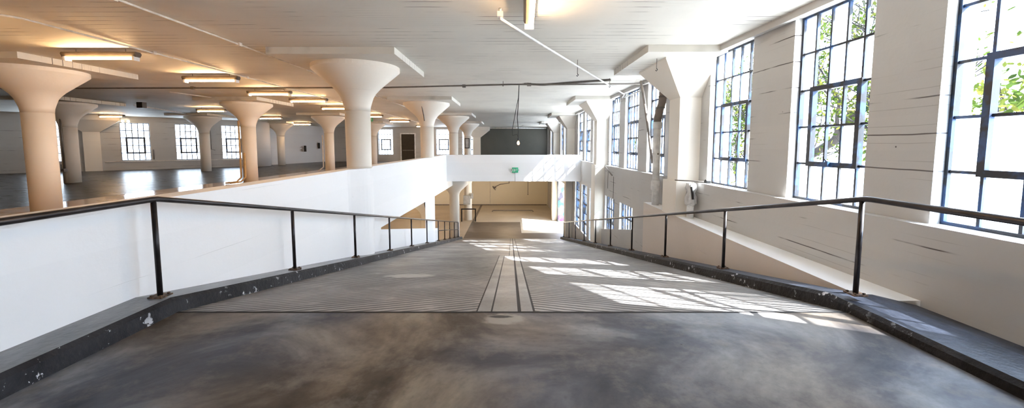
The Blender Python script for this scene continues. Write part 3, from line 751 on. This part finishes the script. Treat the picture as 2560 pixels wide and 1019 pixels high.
# boxes
def boxthing(name, label, cat, p, w, d, h, mat, rz=0, inner=None):
    t = thing(name, label, cat, p, rz); b = new_bm(); box(b, -w / 2, w / 2, -d, 0, 0, h); obj('case', b, M[mat], t)
    if inner: b = new_bm(); box(b, -w / 2 + .06, w / 2 - .06, -d - .012, -d, .06, h - .06); obj('door', b, M[inner], t)
    return t
boxthing('electrical_box', 'large pale electrical box on the lower part of the far column', 'box', (X1 - .05, rows[3] - .285, -2.86), .5, .2, .66, 'box', inner='box')
boxthing('electrical_box', 'small pale box just above and right of the large electrical box', 'box', (X1 + .33, rows[3] - .2, -2.45), .14, .15, .4, 'box')
boxthing('framed_box', 'dark framed box on the farthest column above the bridge wall', 'box', (X1 + .0, rows[3] - .24, 1.25), .36, .12, .74, 'black', inner='box')
boxthing('speaker', 'small black speaker hanging under the ceiling over the dark floor', 'speaker', (-14.2, 16.2, 2.86), .22, .2, .22, 'black')
b = new_bm(); 
t = thing('emergency_light', 'twin-headed emergency light near the ceiling above the slanting wall', 'light', (*onA(4.85, .05), 2.86), angA)
box(b, -.2, .2, -.1, 0, .05, .2); obj('case', b, M['box'], t)
for s in (-1, 1):
    b = new_bm(); tube(b, [(s * .12, -.1, 0), (s * .12, -.2, -.02)], [.05, .075], 12); obj('lamp_head', b, M['lamp'], t)
for x, y, z, l in ((-17.35, 34.9, .95, 'small black box low on the dim blank wall'), (-17.15, 37.0, 1.2, 'larger black fitting on the dim blank wall near the slim column')):
    boxthing('wall_fitting', l, 'box', (x + .1, y, z), .08, .25, .5, 'black')
# scars and remnants on the lower back wall
pipe('wall_conduit', [(-1.95, YB - .04, -.4), (-1.95, YB - .04, -3.9)], .02, 'thin upright conduit on the cream lower wall, left one', 'pipe', 'conduit')
pipe('wall_conduit', [(-1.95, YB - .05, -1.2), (.9, YB - .05, -1.2), (.9, YB - .05, -1.7)], .02, 'thin horizontal conduit across the cream lower wall', 'pipe', 'conduit')
pipe('wall_conduit', [(-.2, YB - .05, -.5), (-.2, YB - .05, -2.0), (-1.0, YB - .05, -2.1), (-1.6, YB - .06, -2.4)], .03, 'bent dark conduit stub on the cream lower wall', 'pipe', 'darkpipe')
def stain(label, x, z, r, seed):
    rg = random.Random(seed); t = thing('pipe_remnant', label, 'fitting', (x, YB - .02, z)); b = new_bm()
    for k in range(7):
        a = rg.uniform(0, 2 * PI); q = rg.uniform(.2, 1) * r
        tube(b, [(0, -.03, 0), (math.cos(a) * q, -.05 - rg.random() * .05, math.sin(a) * q * .6)], rg.uniform(.03, .06), 6)
    obj('stub', b, M['flex'], t)
stain('rusty broken fitting at the end of the bent conduit on the cream wall', -1.6, -2.45, .4, 4)
stain('round dark fitting high on the cream lower wall, right of centre', 1.55, -1.75, .2, 9)
pipe('wall_conduit', [(1.55, YB - .04, -1.9), (1.55, YB - .04, -3.0)], .02, 'short upright conduit below the round fitting on the cream wall', 'pipe', 'darkpipe', couplings=[(1.55, YB - .04, -3.05)])
pipe('floor_bar', [(-1.6, 34.2, LOW + .04), (-1.5, 34.2, LOW + .13), (1.75, 34.2, LOW + .13), (1.84, 34.2, LOW + .04)], .035, 'dark low bar across the pale lower floor in front of the cream wall', 'bar', 'darkpipe')
b = new_bm(); box(b, -18, 3.3, YB - .03, YB, LOW, LOW + .09); struct('baseboard_back', b, M['flex'])

# ------------------------------------------------------------------ outside
b = new_bm(); box(b, 4.3, 90, -50, 120, LOW - .5, LOW - .3); struct('ground_street', b, M['ground'])  # pale ground plane, added to bounce light in through the windows
def tree(x, y, seed, label, height=7.5, lean=(0, 0), leaves=6500, limb=None):
    rg = random.Random(seed); t = thing('tree', label, 'tree', (x, y, LOW - .3)); b = new_bm(); tips = []
    def grow(p, d, r, L, depth):
        pts = [p]; q = p.copy(); dd = d.copy(); n = 4
        for k in range(n):
            dd = (dd + Vector((rg.uniform(-.18, .18), rg.uniform(-.18, .18), rg.uniform(-.08, .12)))).normalized(); q = q + dd * L / n; pts.append(q.copy())
        rad = [max(.010, r * (1 - .35 * i / n)) for i in range(n + 1)]
        tube(b, pts, rad, 7 if depth < 2 else 4, cap=False)
        if depth >= 2: tips.extend(pts[1:])
        if depth < 5:
            for k in range(3 if depth != 3 else 4):
                a = rg.uniform(.35, .95); ax = Vector((rg.uniform(-1, 1), rg.uniform(-1, 1), rg.uniform(-.5, .8))).normalized()
                nd = (dd * math.cos(a) + ax * math.sin(a)).normalized()
                grow(pts[-1 - (k % 2)], nd, rad[-1] * (.75 if k == 0 else .55), L * rg.uniform(.62, .82), depth + 1)
    grow(Vector((0, 0, 0)), Vector((lean[0], lean[1], 1)).normalized(), .17, height * .42, 0)
    if limb:
        L_ = [Vector(q) for q in limb]; tube(b, L_, [.15 - .012 * i for i in range(len(L_))], 9, cap=False)
        for q in L_[2:]:
            for k in range(2): grow(q, Vector((rg.uniform(-.4, .4), rg.uniform(-1, .6), rg.uniform(.1, 1))).normalized(), .06, 1.3, 2)
    obj('trunk', b, M['bark'], t)
    b = new_bm()
    for k in range(leaves):
        p = rg.choice(tips) + Vector((rg.gauss(0, .2), rg.gauss(0, .2), rg.gauss(0, .2)))
        s = rg.uniform(.035, .075); u = Vector((rg.uniform(-1, 1), rg.uniform(-1, 1), rg.uniform(-1, 1))).normalized(); w_ = u.cross(Vector((rg.uniform(-1, 1), rg.uniform(-1, 1), 1))).normalized()
        vs = [b.verts.new(p + u * a * s + w_ * c_ * s) for a, c_ in ((-1, 0), (-.2, .55), (.5, .45), (1.1, 0), (.5, -.45), (-.2, -.55))]
        b.faces.new(vs)
    obj('foliage', b, M['leaf'], t, fix=False)
    return t
tree(8.8, 13.4, 11, 'leafy tree with a thick leaning limb, behind the second window from the right', 7.6, (.1, .1),
     limb=[(0, 0, 0), (0, -.3, 3.4), (0, -.9, 5.34), (0, -2.1, 5.92), (0, -2.6, 6.6), (0, -3.3, 6.8), (.2, -4.5, 7.6)])
tree(8.2, 6.9, 5, 'twiggy yellow-green tree behind the rightmost window', 7.2, (.1, .05), 8000)
tree(9.6, 17.6, 23, 'greener tree outside, behind the third window from the right', 7.5, (0, -.2))
tree(11.5, 29, 31, 'tree outside beyond the lower windows and the doorway', 7.0)

GROUPS = {'column': 'mushroom columns of the storey', 'wall_column': 'engaged columns along the outer walls', 'tube_light': 'warm tube lights',
          'conduit': 'painted conduits on ceiling, walls and columns', 'railing': 'ramp railings', 'tree': 'trees outside the window wall',
          'rod_hanger': 'rod hangers under the ceiling', 'exit_sign': 'green exit signs', 'electrical_box': 'electrical boxes on the far column',
          'wall_conduit': 'conduits on the cream lower wall', 'wall_fitting': 'black fittings on the blank wall', 'hanging_wire': 'wires below the askew pipe',
          'pipe_remnant': 'pipe remnants on the cream wall'}
for o_ in list(C.objects):
    k = o_.name.split('.')[0]
    if o_.parent is None and k in GROUPS: o_['group'] = GROUPS[k]

# ------------------------------------------------------------------ light, world, camera
w = bpy.data.worlds.new('sky'); S.world = w; w.use_nodes = True; nt = w.node_tree; nt.nodes.clear()
o = nt.nodes.new('ShaderNodeOutputWorld'); bg = nt.nodes.new('ShaderNodeBackground')
tc = nt.nodes.new('ShaderNodeTexCoord'); sp = nt.nodes.new('ShaderNodeSeparateXYZ'); cr = nt.nodes.new('ShaderNodeValToRGB')
nt.links.new(tc.outputs['Generated'], sp.inputs[0]); nt.links.new(sp.outputs[2], cr.inputs[0])
e = cr.color_ramp.elements; e[0].position = 0; e[0].color = (.86, .93, 1, 1); e[1].position = .8; e[1].color = (.60, .78, 1, 1)
nt.links.new(cr.outputs[0], bg.inputs[0]); bg.inputs[1].default_value = 8.2; nt.links.new(bg.outputs[0], o.inputs[0])
sl = bpy.data.lights.new('sun', 'SUN'); sl.energy = 46; sl.angle = math.radians(.6); sl.color = (1, .97, .93)
so = bpy.data.objects.new('sun', sl); C.objects.link(so)
so.rotation_euler = Vector((-1, .48, -1.02)).to_track_quat('-Z', 'Y').to_euler(); so.location = (20, -10, 20)

cd = bpy.data.cameras.new('camera'); cam = bpy.data.objects.new('camera', cd); C.objects.link(cam)
cam.location = (0, 0, 1.4); cam.rotation_euler = (math.radians(90 - 4.9), 0, 0)
cd.sensor_width = 36; cd.lens = 36 * 1035 / 2560; cd.clip_start = .05; cd.clip_end = 400
cd.shift_x = (1280 - 1278) / 2560; cd.shift_y = -(509.5 - 454) / 2560
S.camera = cam
vs_ = S.view_settings; vs_.view_transform = 'Standard'; vs_.look = 'None'; vs_.gamma = 1; vs_.use_curve_mapping = False; vs_.exposure = .82
S.cycles.use_denoising = True; S.cycles.max_bounces = 12; S.cycles.diffuse_bounces = 7; S.cycles.transparent_max_bounces = 16
S.cycles.sample_clamp_indirect = 8; S.cycles.caustics_reflective = False; S.cycles.caustics_refractive = False
